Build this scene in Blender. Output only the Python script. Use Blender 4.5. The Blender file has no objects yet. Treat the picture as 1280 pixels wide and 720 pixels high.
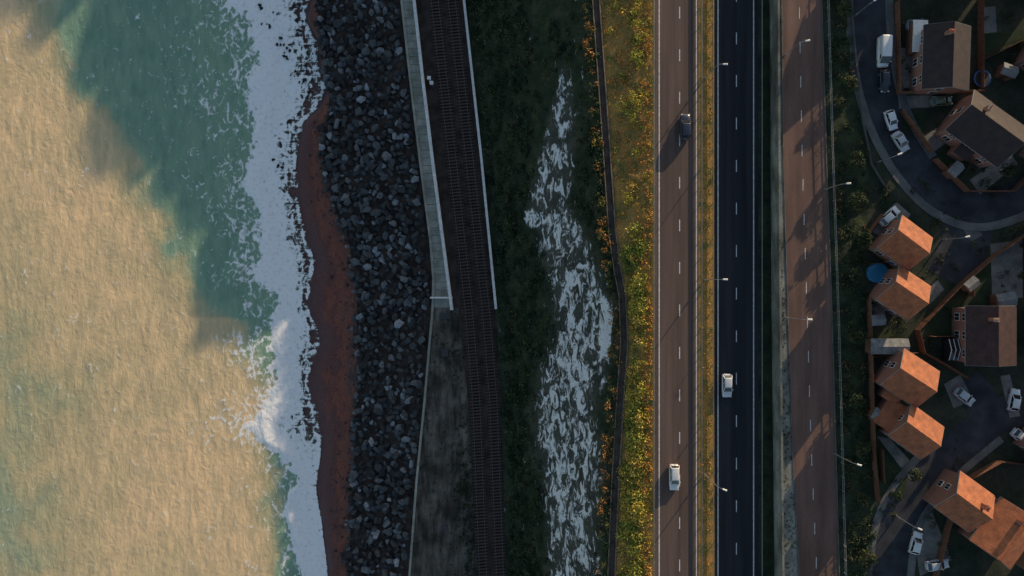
import bpy, bmesh, math, random
import numpy as np
from mathutils import Vector, Matrix
random.seed(7); rng=np.random.default_rng(7)
S=bpy.context.scene
H=122.0; FP=24/36*1280
SEA=-24.0; UP=2.8; EST=3.1
SUNH=np.array([0.58,0.815]); EL=11.5
def W(px,py,z): 
    k=(H-z)/FP
    return Vector(((px-640)*k,(360-py)*k,z))
def ss(a,b,x):
    t=np.clip((x-a)/(b-a),0,1); return t*t*(3-2*t)
def h2(ix,iy,s):
    v=np.sin(ix*127.1+iy*311.7+s*74.7)*43758.5453
    return v-np.floor(v)
def vn(x,y,s=0):
    ix=np.floor(x);iy=np.floor(y);fx=x-ix;fy=y-iy
    fx=fx*fx*(3-2*fx);fy=fy*fy*(3-2*fy)
    a=h2(ix,iy,s);b=h2(ix+1,iy,s);c=h2(ix,iy+1,s);d=h2(ix+1,iy+1,s)
    return (a*(1-fx)+b*fx)*(1-fy)+(c*(1-fx)+d*fx)*fy
def fbm(x,y,o=4,s=0):
    x=np.asarray(x,float);y=np.asarray(y,float)
    r=0;a=.5;t=0
    for i in range(o):
        r=r+a*vn(x,y,s+i*3.1);t+=a;x=x*2.03+11.3;y=y*2.03-7.1;a*=.5
    return r/t
# ---------- materials
def newmat(name):
    m=bpy.data.materials.new(name);m.use_nodes=True
    nt=m.node_tree;b=nt.nodes['Principled BSDF'];return m,nt,b
def N(nt,t,**kw):
    n=nt.nodes.new(t)
    for k,v in kw.items(): setattr(n,k,v)
    return n
def noise(nt,scale,detail=6,rough=.6,stretch=None,coord='Object',rot=None):
    tc=N(nt,'ShaderNodeTexCoord')
    n=N(nt,'ShaderNodeTexNoise');n.inputs['Scale'].default_value=scale;n.inputs['Detail'].default_value=detail;n.inputs['Roughness'].default_value=rough
    if stretch:
        mp=N(nt,'ShaderNodeMapping');mp.inputs['Scale'].default_value=stretch
        if rot: mp.inputs['Rotation'].default_value=(0,0,rot)
        nt.links.new(tc.outputs[coord],mp.inputs[0]);nt.links.new(mp.outputs[0],n.inputs['Vector'])
    else: nt.links.new(tc.outputs[coord],n.inputs['Vector'])
    return n
def ramp(nt,src,stops):
    r=N(nt,'ShaderNodeValToRGB');e=r.color_ramp.elements
    while len(e)<len(stops): e.new(.5)
    for i,(p,c) in enumerate(stops):
        e[i].position=p;e[i].color=(*c,1) if len(c)==3 else c
    nt.links.new(src,r.inputs[0]);return r
def mul(nt,a,b,mode='MULTIPLY',fac=1.0):
    m=N(nt,'ShaderNodeMix',data_type='RGBA',blend_type=mode);m.inputs[0].default_value=fac
    nt.links.new(a,m.inputs[6])
    if hasattr(b,'is_linked'): nt.links.new(b,m.inputs[7])
    else: m.inputs[7].default_value=(*b,1)
    return m.outputs[2]
def bumpn(nt,b,src,strength,dist=.1):
    bp=N(nt,'ShaderNodeBump');bp.inputs['Strength'].default_value=strength;bp.inputs['Distance'].default_value=dist
    nt.links.new(src,bp.inputs['Height']);nt.links.new(bp.outputs[0],b.inputs['Normal']);return bp
def mat_two(name,c1,c2,scale=1,rough=.85,bump=.3,bd=.05,stretch=None,fine=8,lo=.35,hi=.65,spec=.3,metal=0,var=(.72,1.15),extra=None):
    m,nt,b=newmat(name)
    n=noise(nt,scale,6,.62,stretch);r=ramp(nt,n.outputs['Fac'],[(lo,c1),(hi,c2)])
    n2=noise(nt,scale*fine,3,.6);r2=ramp(nt,n2.outputs['Fac'],[(.3,(var[0],)*3),(.7,(var[1],)*3)])
    c=mul(nt,r.outputs[0],r2.outputs[0])
    if extra:
        n3=noise(nt,extra[0],5,.6,extra[1]);c=mul(nt,c,ramp(nt,n3.outputs['Fac'],[(.38,(extra[2],)*3),(.62,(extra[3],)*3)]).outputs[0])
    nt.links.new(c,b.inputs['Base Color'])
    b.inputs['Roughness'].default_value=rough;b.inputs['Specular IOR Level'].default_value=spec;b.inputs['Metallic'].default_value=metal
    if bump: bumpn(nt,b,n2.outputs['Fac'],bump,bd)
    return m
def mat_plain(name,c,rough=.6,metal=0,spec=.5,var=.12,coat=0):
    m,nt,b=newmat(name)
    n=noise(nt,2.5,3);lo=tuple(x*(1-var) for x in c);hi=tuple(min(1,x*(1+var)) for x in c)
    r=ramp(nt,n.outputs['Fac'],[(.3,lo),(.7,hi)]);nt.links.new(r.outputs[0],b.inputs['Base Color'])
    b.inputs['Roughness'].default_value=rough;b.inputs['Metallic'].default_value=metal;b.inputs['Specular IOR Level'].default_value=spec
    b.inputs['Coat Weight'].default_value=coat
    return m
def mat_attr(name,rough=.9,bump=0,scale=6,spec=.2,bd=.1):
    m,nt,b=newmat(name)
    a=N(nt,'ShaderNodeAttribute',attribute_name='Col')
    n=noise(nt,scale,3,.65);r=ramp(nt,n.outputs['Fac'],[(.3,(.6,.6,.6)),(.7,(1.3,1.3,1.3))])
    nt.links.new(mul(nt,a.outputs['Color'],r.outputs[0]),b.inputs['Base Color'])
    b.inputs['Roughness'].default_value=rough;b.inputs['Specular IOR Level'].default_value=spec
    if bump: bumpn(nt,b,n.outputs['Fac'],bump,bd)
    return m
# ---------- mesh helpers
def link(o,parent=None):
    S.collection.objects.link(o)
    if parent is not None: o.parent=parent
    return o
def mesh_np(name,V,Q,mats,attrs=None,smooth=False,midx=None,cols=None,parent=None):
    me=bpy.data.meshes.new(name);V=np.asarray(V,np.float32);Q=np.asarray(Q,np.int32)
    n,k=Q.shape
    me.vertices.add(len(V));me.vertices.foreach_set('co',V.ravel())
    me.loops.add(n*k);me.loops.foreach_set('vertex_index',Q.ravel())
    me.polygons.add(n);me.polygons.foreach_set('loop_start',np.arange(n,dtype=np.int32)*k)
    try: me.polygons.foreach_set('loop_total',np.full(n,k,np.int32))
    except Exception: pass
    for m in (mats if isinstance(mats,list) else [mats]): me.materials.append(m)
    me.update(calc_edges=True)
    if midx is not None: me.polygons.foreach_set('material_index',np.asarray(midx,np.int32))
    me.polygons.foreach_set('use_smooth',np.full(n,smooth,bool))
    if attrs:
        for kx,v in attrs.items():
            a=me.attributes.new(kx,'FLOAT','POINT');a.data.foreach_set('value',np.asarray(v,np.float32).ravel())
    if cols is not None:
        a=me.attributes.new('Col','FLOAT_COLOR','POINT')
        c=np.ones((len(V),4),np.float32);c[:,:3]=cols;a.data.foreach_set('color',c.ravel())
    me.update();o=bpy.data.objects.new(name,me);return link(o,parent)
def gridq(nr,nc):
    i=np.arange(nr-1)[:,None]*nc+np.arange(nc-1)[None,:]
    return np.stack([i,i+1,i+nc+1,i+nc],-1).reshape(-1,4)
def pyd(name,v,f,mat,parent=None,smooth=False,midx=None):
    me=bpy.data.meshes.new(name);me.from_pydata([tuple(a) for a in v],[],f)
    for m in (mat if isinstance(mat,list) else [mat]): me.materials.append(m)
    if midx: 
        for p,i in zip(me.polygons,midx): p.material_index=i
    if smooth:
        for p in me.polygons:p.use_smooth=True
    bm=bmesh.new();bm.from_mesh(me);bmesh.ops.recalc_face_normals(bm,faces=bm.faces);bm.to_mesh(me);bm.free()
    return link(bpy.data.objects.new(name,me),parent)
class Boxes:
    def __init__(s): s.v=[];s.f=[]
    def add(s,c,d,rot=0,top=1.0):
        b=len(s.v);cx,cy,cz=c;ca,sa=math.cos(rot),math.sin(rot)
        for z in(-.5,.5):
            k=top if z>0 else 1
            for x,y in((-.5,-.5),(.5,-.5),(.5,.5),(-.5,.5)):
                X=x*d[0]*k;Y=y*d[1]*k
                s.v.append((cx+X*ca-Y*sa,cy+X*sa+Y*ca,cz+z*d[2]))
        for q in((0,3,2,1),(4,5,6,7),(0,1,5,4),(1,2,6,5),(2,3,7,6),(3,0,4,7)): s.f.append(tuple(b+i for i in q))
    def hull(s,pts):
        b=len(s.v);s.v+= [tuple(p) for p in pts]
        for q in((0,3,2,1),(4,5,6,7),(0,1,5,4),(1,2,6,5),(2,3,7,6),(3,0,4,7)): s.f.append(tuple(b+i for i in q))
    def cyl(s,c,r,h,n=12,axis='z',r2=None):
        b=len(s.v);r2=r if r2 is None else r2
        for e,rr in((-.5,r),(.5,r2)):
            for i in range(n):
                a=i*2*math.pi/n;p=(math.cos(a)*rr,math.sin(a)*rr,e*h)
                if axis=='y':p=(p[0],p[2],p[1])
                if axis=='x':p=(p[2],p[0],p[1])
                s.v.append((c[0]+p[0],c[1]+p[1],c[2]+p[2]))
        for i in range(n): j=(i+1)%n;s.f.append((b+i,b+j,b+n+j,b+n+i))
        s.f.append(tuple(b+i for i in range(n))[::-1]);s.f.append(tuple(b+n+i for i in range(n)))
    def make(s,name,mat,parent=None,bevel=0,smooth=False):
        o=pyd(name,s.v,s.f,mat,parent,smooth)
        if bevel:
            m=o.modifiers.new('bev','BEVEL');m.width=bevel;m.segments=2
        return o
def empty(name,loc,rot=0):
    e=bpy.data.objects.new(name,None);e.location=loc;e.rotation_euler=(0,0,rot);S.collection.objects.link(e);return e
# ---------- key lines
class Line:
    def __init__(s,pts,z): s.py=np.array([p[0] for p in pts],float);s.px=np.array([p[1] for p in pts],float);s.z=z
    def X(s,y):
        k=(H-s.z)/FP
        return (np.interp(360-np.asarray(y,float)/k,s.py,s.px)-640)*k
    def off(s,dx,z=None):
        o=s
        class O: pass
        q=O();q.z=s.z if z is None else z;q.X=lambda y:o.X(y)+dx;return q
def cst(px,z): return Line([(0,px),(720,px)],z)
swash=Line([(0,390),(25,384),(50,398),(80,400),(108,412),(135,400),(155,380),(200,372),(250,375),(300,385),(325,397),(345,393),(380,385),(425,404),(445,396),(480,385),(515,398),(545,405),(570,402),(610,396),(660,404),(720,411)],SEA)
Lbed=cst(180,SEA-3.5)
Lsub=Line([(p,x-14) for p,x in zip(swash.py,swash.px)],SEA-.3)
Lsw=Line(list(zip(swash.py,swash.px)),SEA)
Lrk=Line([(0,396),(60,402),(120,412),(200,404),(260,418),(300,436),(350,446),(420,446),(500,448),(560,444),(640,440),(720,434)],SEA+1.4)
Lsea=Line([(0,501),(100,512),(200,524),(300,537),(350,541),(385,540),(430,536),(500,530),(600,520),(720,511)],-18.5)
Lw1=Line([(0,518),(100,529),(200,541),(385,565),(400,566),(500,575),(720,588)],-18.5)
Lra=Line([(0,528),(200,551),(385,573),(500,585),(720,597)],-18.4)
Lrb=Line([(0,580),(200,602),(385,620),(500,627),(720,632)],-18.4)
Lto=Line([(0,596),(200,616),(385,634),(500,640),(720,646)],-17.8)
path_pts=[(0,741),(60,745),(100,748),(200,755),(290,761),(340,768),(370,774),(430,776),(500,771),(600,765),(720,760)]
Lpa=Line(path_pts,-2.0)
Lpb=Line([(a,b+8) for a,b in path_pts],-1.9)
Lrd0=cst(815,-.15);Lrd=cst(819,0);Lm0=cst(873,0);Lm1=cst(893,0)
Lv0=cst(948,0)
Lwl=Line([(0,962),(360,964),(720,968)],0)
Lwt=Lwl.off(0,UP)
Lwt2=Lwl.off(.45,UP)
Lu0=Line([(0,977),(200,979),(400,985),(560,990),(720,999)],UP)
Lu1=Line([(0,1027),(200,1033),(400,1040),(720,1049)],UP)
Le=Line([(0,1060),(80,1066),(150,1075),(215,1086),(300,1084),(400,1084),(560,1088),(640,1094),(720,1092)],EST)
ROWS=np.concatenate([[-2500,-900,-400,-250],np.arange(-180,-80,5),np.arange(-80,80.01,.5),np.arange(85,181,5),[250,400,900,2500]])
def strip(name,la,lb,n,mat,amp=0,ns=.4,rows=ROWS,fn=None,smooth=True,matrow=None,bow=0):
    t=np.linspace(0,1,n+1)[None,:];y=rows[:,None]
    x=(1-t)*la.X(rows)[:,None]+t*lb.X(rows)[:,None]
    z=(1-t)*la.z+t*lb.z+0*y
    Y=y+0*t
    if bow: z=z+bow*np.sin(np.pi*t)
    if amp: z=z+amp*(fbm(x*ns,Y*ns,4,5)-.5)*2*np.minimum(1,np.minimum(t,1-t)*6)
    V=np.stack([x,Y,z],-1).reshape(-1,3)
    at=fn(V) if fn else None
    mi=None
    if matrow is not None:
        mi=np.repeat([matrow(.5*(a+b)) for a,b in zip(rows[:-1],rows[1:])],n)
    return mesh_np(name,V,gridq(len(rows),n+1),mat,at,smooth,mi)
def pxy(V):
    k=(H-V[:,2])/FP
    return 640+V[:,0]/k,360-V[:,1]/k
def linebox(name,X,y0,y1,w,z0,z1,mat,step=1.0,parent=None):
    ys=np.arange(y0,y1+step*.5,step);x=X(ys);V=[]
    for a,b in((-w/2,z0),(w/2,z0),(w/2,z1),(-w/2,z1)): V.append(np.stack([x+a,ys,np.full_like(ys,b)],-1))
    V=np.stack(V,1).reshape(-1,3);n=len(ys);Q=[]
    for j in range(4):
        a=np.arange(n-1)*4+j;b=np.arange(n-1)*4+(j+1)%4
        Q.append(np.stack([a,b,b+4,a+4],-1))
    Q=np.concatenate(Q+[np.array([[0,3,2,1],[(n-1)*4,(n-1)*4+1,(n-1)*4+2,(n-1)*4+3]])])
    return mesh_np(name,V,Q,mat,parent=parent)
# ---------- material set
def beachmat():
    m,nt,b=newmat('beach_sand')
    a=N(nt,'ShaderNodeAttribute',attribute_name='dry')
    n=noise(nt,.5,7,.68,(1.3,.45,1));q=N(nt,'ShaderNodeMath',operation='MULTIPLY_ADD');s=N(nt,'ShaderNodeMath',operation='SUBTRACT');s.inputs[1].default_value=.5
    nt.links.new(n.outputs['Fac'],s.inputs[0]);nt.links.new(s.outputs[0],q.inputs[0]);q.inputs[1].default_value=1.9;nt.links.new(a.outputs['Fac'],q.inputs[2])
    r=ramp(nt,q.outputs[0],[(.0,(.13,.062,.055)),(.35,(.15,.058,.048)),(.58,(.25,.08,.05)),(.78,(.17,.075,.055)),(1,(.07,.055,.05))])
    n2=noise(nt,5,5,.7);c=mul(nt,r.outputs[0],ramp(nt,n2.outputs['Fac'],[(.34,(.4,.42,.46)),(.6,(1.2,1.2,1.2))]).outputs[0])
    nt.links.new(c,b.inputs['Base Color']);bumpn(nt,b,n2.outputs['Fac'],.5,.06)
    rr=ramp(nt,a.outputs['Fac'],[(0,(.3,)*3),(.3,(.85,)*3)]);nt.links.new(rr.outputs[0],b.inputs['Roughness']);return m
m_beach=beachmat()
m_conc=mat_two('sea_wall_concrete',(.24,.26,.21),(.42,.41,.36),.5,.85,.2,.03,extra=(.3,(1,.5,1),.75,1.1))
m_wall=mat_two('pale_wall',(.74,.72,.68),(.9,.88,.84),.6,.8,.1,.02)
m_yard=mat_two('yard_gravel',(.05,.045,.037),(.17,.15,.125),.2,.9,.5,.05,fine=20,lo=.36,hi=.64,extra=(.6,(1.6,.3,1),.45,1.2))
m_ballast=mat_two('ballast',(.026,.019,.016),(.075,.056,.046),.5,.95,.8,.08,fine=14)
m_sleeper=mat_plain('sleeper',(.08,.064,.055),.9)
m_rail=mat_plain('rail_steel',(.20,.14,.11),.45,.6)
m_asl=mat_two('sunlit_worn_asphalt',(.11,.074,.062),(.165,.114,.094),.12,.9,.35,.02,fine=60,stretch=(4,.25,1),extra=(.7,(1.6,.03,1),.8,1.08))  # sunlit carriageway, its sun tone put into the worn colour
m_asd=mat_two('shaded_asphalt',(.018,.02,.026),(.034,.037,.045),.12,.9,.3,.02,fine=60,stretch=(4,.25,1),extra=(.7,(1.6,.03,1),.78,1.2))  # darker copy for the other carriageway, wall shade put into the colour
m_asu=mat_two('upper_asphalt',(.15,.092,.074),(.23,.14,.11),.12,.9,.35,.02,fine=60,stretch=(4,.25,1),extra=(.4,(.5,.12,1),.72,1.1))
m_ase=mat_two('estate_asphalt',(.028,.030,.037),(.060,.061,.070),.2,.9,.3,.02,fine=40,extra=(.35,(1,1,1),.75,1.15))
m_pave=mat_two('pavement_slabs',(.10,.10,.10),(.18,.175,.16),.4,.9,.25,.02,fine=20)
m_paint=mat_two('road_paint',(.5,.5,.48),(.85,.85,.83),2,.7,0,fine=6)
m_soil=mat_two('verge_soil',(.17,.15,.045),(.50,.26,.075),.5,.95,.7,.15,fine=8)
m_grassd=mat_two('dark_verge',(.016,.026,.015),(.052,.066,.03),.35,.95,.8,.15,fine=10)
m_garden=mat_two('garden_ground',(.018,.030,.017),(.06,.062,.04),.18,.95,.6,.08,fine=12)
m_galv=mat_plain('galvanised_steel',(.42,.42,.42),.45,.7)
m_ret=mat_two('retaining_wall',(.12,.13,.11),(.34,.34,.30),.35,.9,.3,.04,stretch=(1,.4,1),extra=(.12,(1,.8,1),.5,1.15))
m_leaf=mat_attr('leaf',.8,0,3,.2)
m_rock=mat_attr('armour_rock',.75,.6,1.4,.35,bd=.12)
m_dark=mat_plain('rubber',(.02,.02,.02),.8)
m_glass=mat_plain('dark_glass',(.02,.025,.03),.08,0,.8)
m_white=mat_plain('white_frame',(.75,.75,.73),.5)
m_trim=mat_plain('grey_trim',(.3,.29,.28),.6)
m_fence=mat_two('timber_fence',(.13,.062,.038),(.27,.13,.08),1.2,.85,.3,.02,stretch=(6,6,.6))
m_red=mat_plain('tail_light',(.5,.02,.02),.3)
m_head=mat_plain('head_light',(.8,.8,.78),.15)
m_kerbd=mat_two('old_concrete_edge',(.12,.10,.08),(.30,.24,.18),.8,.9)
def tilemat(name,c1,c2):
    m,nt,b=newmat(name)
    tc=N(nt,'ShaderNodeTexCoord')
    br=N(nt,'ShaderNodeTexBrick');br.inputs['Scale'].default_value=1.0
    br.inputs['Brick Width'].default_value=.33;br.inputs['Row Height'].default_value=.30;br.inputs['Mortar Size'].default_value=.03
    br.inputs['Color1'].default_value=(*c1,1);br.inputs['Color2'].default_value=(*c2,1);br.inputs['Mortar'].default_value=(*[x*.45 for x in c1],1)
    nt.links.new(tc.outputs['Object'],br.inputs['Vector'])
    n=noise(nt,.7,6);r=ramp(nt,n.outputs['Fac'],[(.3,(.55,.56,.6)),(.7,(1.15,1.1,1.05))])
    nt.links.new(mul(nt,br.outputs['Color'],r.outputs[0]),b.inputs['Base Color']);b.inputs['Roughness'].default_value=.8
    bumpn(nt,b,br.outputs['Fac'],-.5,.05);return m
t_orange=tilemat('roof_tiles_terracotta',(.58,.20,.085),(.46,.15,.065))
t_brown=tilemat('roof_tiles_brown',(.095,.047,.038),(.07,.037,.032))
t_dark=tilemat('roof_tiles_dark',(.062,.040,.038),(.045,.034,.034))
def brickmat(name,c1,c2,mort):
    m,nt,b=newmat(name);tc=N(nt,'ShaderNodeTexCoord');mp=N(nt,'ShaderNodeMapping');mp.inputs['Rotation'].default_value=(math.pi/2,0,0)
    br=N(nt,'ShaderNodeTexBrick');br.inputs['Scale'].default_value=1;br.inputs['Brick Width'].default_value=.23;br.inputs['Row Height'].default_value=.075;br.inputs['Mortar Size'].default_value=.008
    br.inputs['Color1'].default_value=(*c1,1);br.inputs['Color2'].default_value=(*c2,1);br.inputs['Mortar'].default_value=(*mort,1)
    nt.links.new(tc.outputs['Object'],mp.inputs[0]);nt.links.new(mp.outputs[0],br.inputs['Vector']);nt.links.new(br.outputs['Color'],b.inputs['Base Color']);b.inputs['Roughness'].default_value=.9
    return m
b_red=brickmat('red_brick',(.34,.12,.075),(.26,.09,.06),(.3,.27,.23))
def slopemat():
    m,nt,b=newmat('slope_scrub')
    a=N(nt,'ShaderNodeAttribute',attribute_name='chalk')
    n=noise(nt,.62,9,.72,(1.5,.55,.6));n.inputs['Distortion'].default_value=.9
    s=N(nt,'ShaderNodeMath',operation='SUBTRACT');s.inputs[1].default_value=.5;nt.links.new(n.outputs['Fac'],s.inputs[0])
    k=N(nt,'ShaderNodeMath',operation='MULTIPLY_ADD');k.inputs[1].default_value=3.0;nt.links.new(s.outputs[0],k.inputs[0]);nt.links.new(a.outputs['Fac'],k.inputs[2])
    r=ramp(nt,k.outputs[0],[(.42,(0,0,0)),(.50,(.25,)*3),(.60,(1,1,1))])
    n1=noise(nt,.35,7,.7,(1,.8,1));g=ramp(nt,n1.outputs['Fac'],[(.3,(.020,.034,.020)),(.5,(.048,.066,.036)),(.72,(.12,.11,.065))])
    bare=ramp(nt,n1.outputs['Fac'],[(.3,(.05,.055,.045)),(.7,(.15,.145,.12))])
    n2=noise(nt,5,4,.7);c=ramp(nt,n2.outputs['Fac'],[(.3,(.58,.59,.57)),(.52,(.94,.93,.90))])
    af=ramp(nt,a.outputs['Fac'],[(.05,(0,0,0)),(.4,(.85,)*3)])
    mg=N(nt,'ShaderNodeMix',data_type='RGBA');nt.links.new(af.outputs[0],mg.inputs[0]);nt.links.new(g.outputs[0],mg.inputs[6]);nt.links.new(bare.outputs[0],mg.inputs[7])
    g2=mul(nt,mg.outputs[2],ramp(nt,n2.outputs['Fac'],[(.3,(.4,.4,.4)),(.7,(1.4,1.4,1.4))]).outputs[0])
    mx=N(nt,'ShaderNodeMix',data_type='RGBA');nt.links.new(r.outputs[0],mx.inputs[0]);nt.links.new(g2,mx.inputs[6]);nt.links.new(c.outputs[0],mx.inputs[7])
    nt.links.new(mx.outputs[2],b.inputs['Base Color']);b.inputs['Roughness'].default_value=.95;b.inputs['Specular IOR Level'].default_value=.15
    bumpn(nt,b,n2.outputs['Fac'],.8,.25);return m
m_slope=slopemat()
CC=np.array([(0,700,2,0),(60,702,4,.05),(105,706,10,.38),(150,703,20,.43),(200,695,24,.46),(250,688,32,.38),(280,694,36,.40),(320,712,38,.46),(370,726,40,.52),(410,734,38,.55),(440,728,48,.55),(470,714,46,.52),(520,704,42,.47),(560,710,46,.52),(600,716,44,.50),(650,716,40,.43),(720,716,36,.43)],float)
def chalk(px,py):
    c=np.interp(py,CC[:,0],CC[:,1]);w=np.interp(py,CC[:,0],CC[:,2]);d=np.interp(py,CC[:,0],CC[:,3])
    v=d*(1-ss(.4,1.3,np.abs(px-c)/w))
    e=np.interp(py,[350,380,400,430,450],[748,757,761,758,748])
    v=np.maximum(v,.80*(1-ss(3,9,np.abs(px-e)))*ss(350,375,py)*(1-ss(440,455,py)))
    v=np.maximum(v,.72*(1-ss(6,16,np.hypot(px-666,(py-273)*.8))))
    return v
def slope_attr(V):
    px,py=pxy(V);return {'chalk':chalk(px,py)}
# ---------- terrain strips
def dry_attr(V):
    px,py=pxy(V);a=np.interp(py,swash.py,swash.px);b_=np.interp(py,Lrk.py,Lrk.px)
    return {'dry':np.clip((px-a)/np.maximum(b_-a,8),0,1)*.85}
strip('beach',Lbed,Lsub,14,m_beach,.1);strip('beach',Lsub,Lsw,6,m_beach);strip('beach',Lsw,Lrk,26,m_beach,.12,.5,fn=dry_attr)
strip('rock_slope_ground',Lrk,Lsea.off(0,-18.9),12,m_ballast)
rowf=lambda y:0 if 360-y*FP/(H+18.5)<385 else 1
strip('promenade',Lsea,Lw1,6,[m_conc,m_yard],matrow=rowf)
strip('railway_side',Lw1,Lra,3,[m_ballast,m_yard],matrow=rowf)
strip('railway_ballast',Lra,Lrb,20,m_ballast,.05,1.5)
strip('slope_foot',Lrb,Lto,8,m_slope,.15,fn=slope_attr)
strip('coastal_slope',Lto,Lpa,90,m_slope,.9,.28,fn=slope_attr)
strip('footpath',Lpa,Lpb,2,mat_two('path',(.05,.037,.03),(.11,.08,.06),.6))
strip('grass_verge',Lpb,Lrd0,30,m_soil,.35,.5)
strip('road_edge',Lrd0,Lrd,1,m_soil)
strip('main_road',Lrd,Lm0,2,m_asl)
strip('central_reservation',Lm0,Lm1,4,m_soil,bow=.12)
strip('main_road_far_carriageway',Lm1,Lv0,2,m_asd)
strip('verge',Lv0,Lwl,4,m_grassd,bow=.15)
strip('retaining_wall',Lwl,Lwt,3,m_ret,smooth=False)
strip('retaining_wall_coping',Lwt,Lwt2,1,m_ret)
strip('upper_verge',Lwt2,Lu0,4,m_ret)
strip('upper_road',Lu0,Lu1,2,m_asu)
strip('roadside_bank',Lu1,Le,20,m_grassd,.3,.5,bow=.3)
farl=Line([(0,20000),(720,20000)],EST)
strip('estate_ground',Le,farl,60,m_garden)
linebox('parapet_wall',lambda y:Lwl.X(y)+.2,-140,140,.35,UP,UP+.85,m_ret,2)
linebox('seawall_parapet',lambda y:Lw1.X(y),0-4.5,80,.6,-18.6,-17.4,m_wall)
linebox('trackside_wall',lambda y:Lrb.X(y),-4.3,80,.5,-18.6,-17.4,m_wall)
linebox('seawall_kerb',lambda y:Lsea.X(y)+.15,-80,80,.45,-19.4,-18.2,m_conc)
b=Boxes();a=W(538,372,-18.5);c=W(566,374,-18.5);b.add(((a.x+c.x)/2,a.y,-18.15),(c.x-a.x,.35,.8));b.make('yard_wall',m_wall)
b=Boxes()
for y in np.arange(-2,80,1.6):
    xa=float(Lsea.X(y))+.4;xb=float(Lw1.X(y))-.3;b.add(((xa+xb)/2,y,-18.49),(xb-xa,.11,.03))
b.make('promenade_joints',m_kerbd)
linebox('footpath_kerb',lambda y:Lpa.X(y)-.05,-80,80,.16,-2.3,-1.75,m_kerbd);linebox('footpath_kerb',lambda y:Lpb.X(y)+.05,-80,80,.2,-2.3,-1.6,m_kerbd)
b=Boxes()
for p,q,w,h in((556,441,1.3,1.6),(557,395,2.2,1.2),(556,660,1.4,1.0)):
    v=W(p,q,-18.45);b.add((v.x,v.y,-18.46),(w,h,.14))
b.make('yard_cover',mat_plain('cover_iron',(.05,.05,.05),.7))
# unseen headland beyond the top of the frame, heights shaped to shade the sea
hy=np.array([55,75,88,97,125,150,186,206,225,300,420,600]);hh=np.array([10,19,22.5,25.2,27.3,29.5,35,36,42,46,40,10])
ys=np.arange(60,600,2.0);xs=np.linspace(-40,24,48)
X,Y=np.meshgrid(xs,ys);top=np.interp(Y,hy,hh)+(fbm(Y*.12,Y*0+3,5,9)-.5)*9
prof=np.where(X<10,1-ss(0,45,10-X)*1.0,1-ss(0,12,X-10)*.8)
Z=SEA-1+(top+1)*prof+(fbm(X*.15,Y*.15,4,2)-.5)*2*(prof<.97)
mesh_np('unseen_shadow_hill',np.stack([X,Y,Z],-1).reshape(-1,3),gridq(len(ys),len(xs)),m_grassd,smooth=True)
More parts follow.
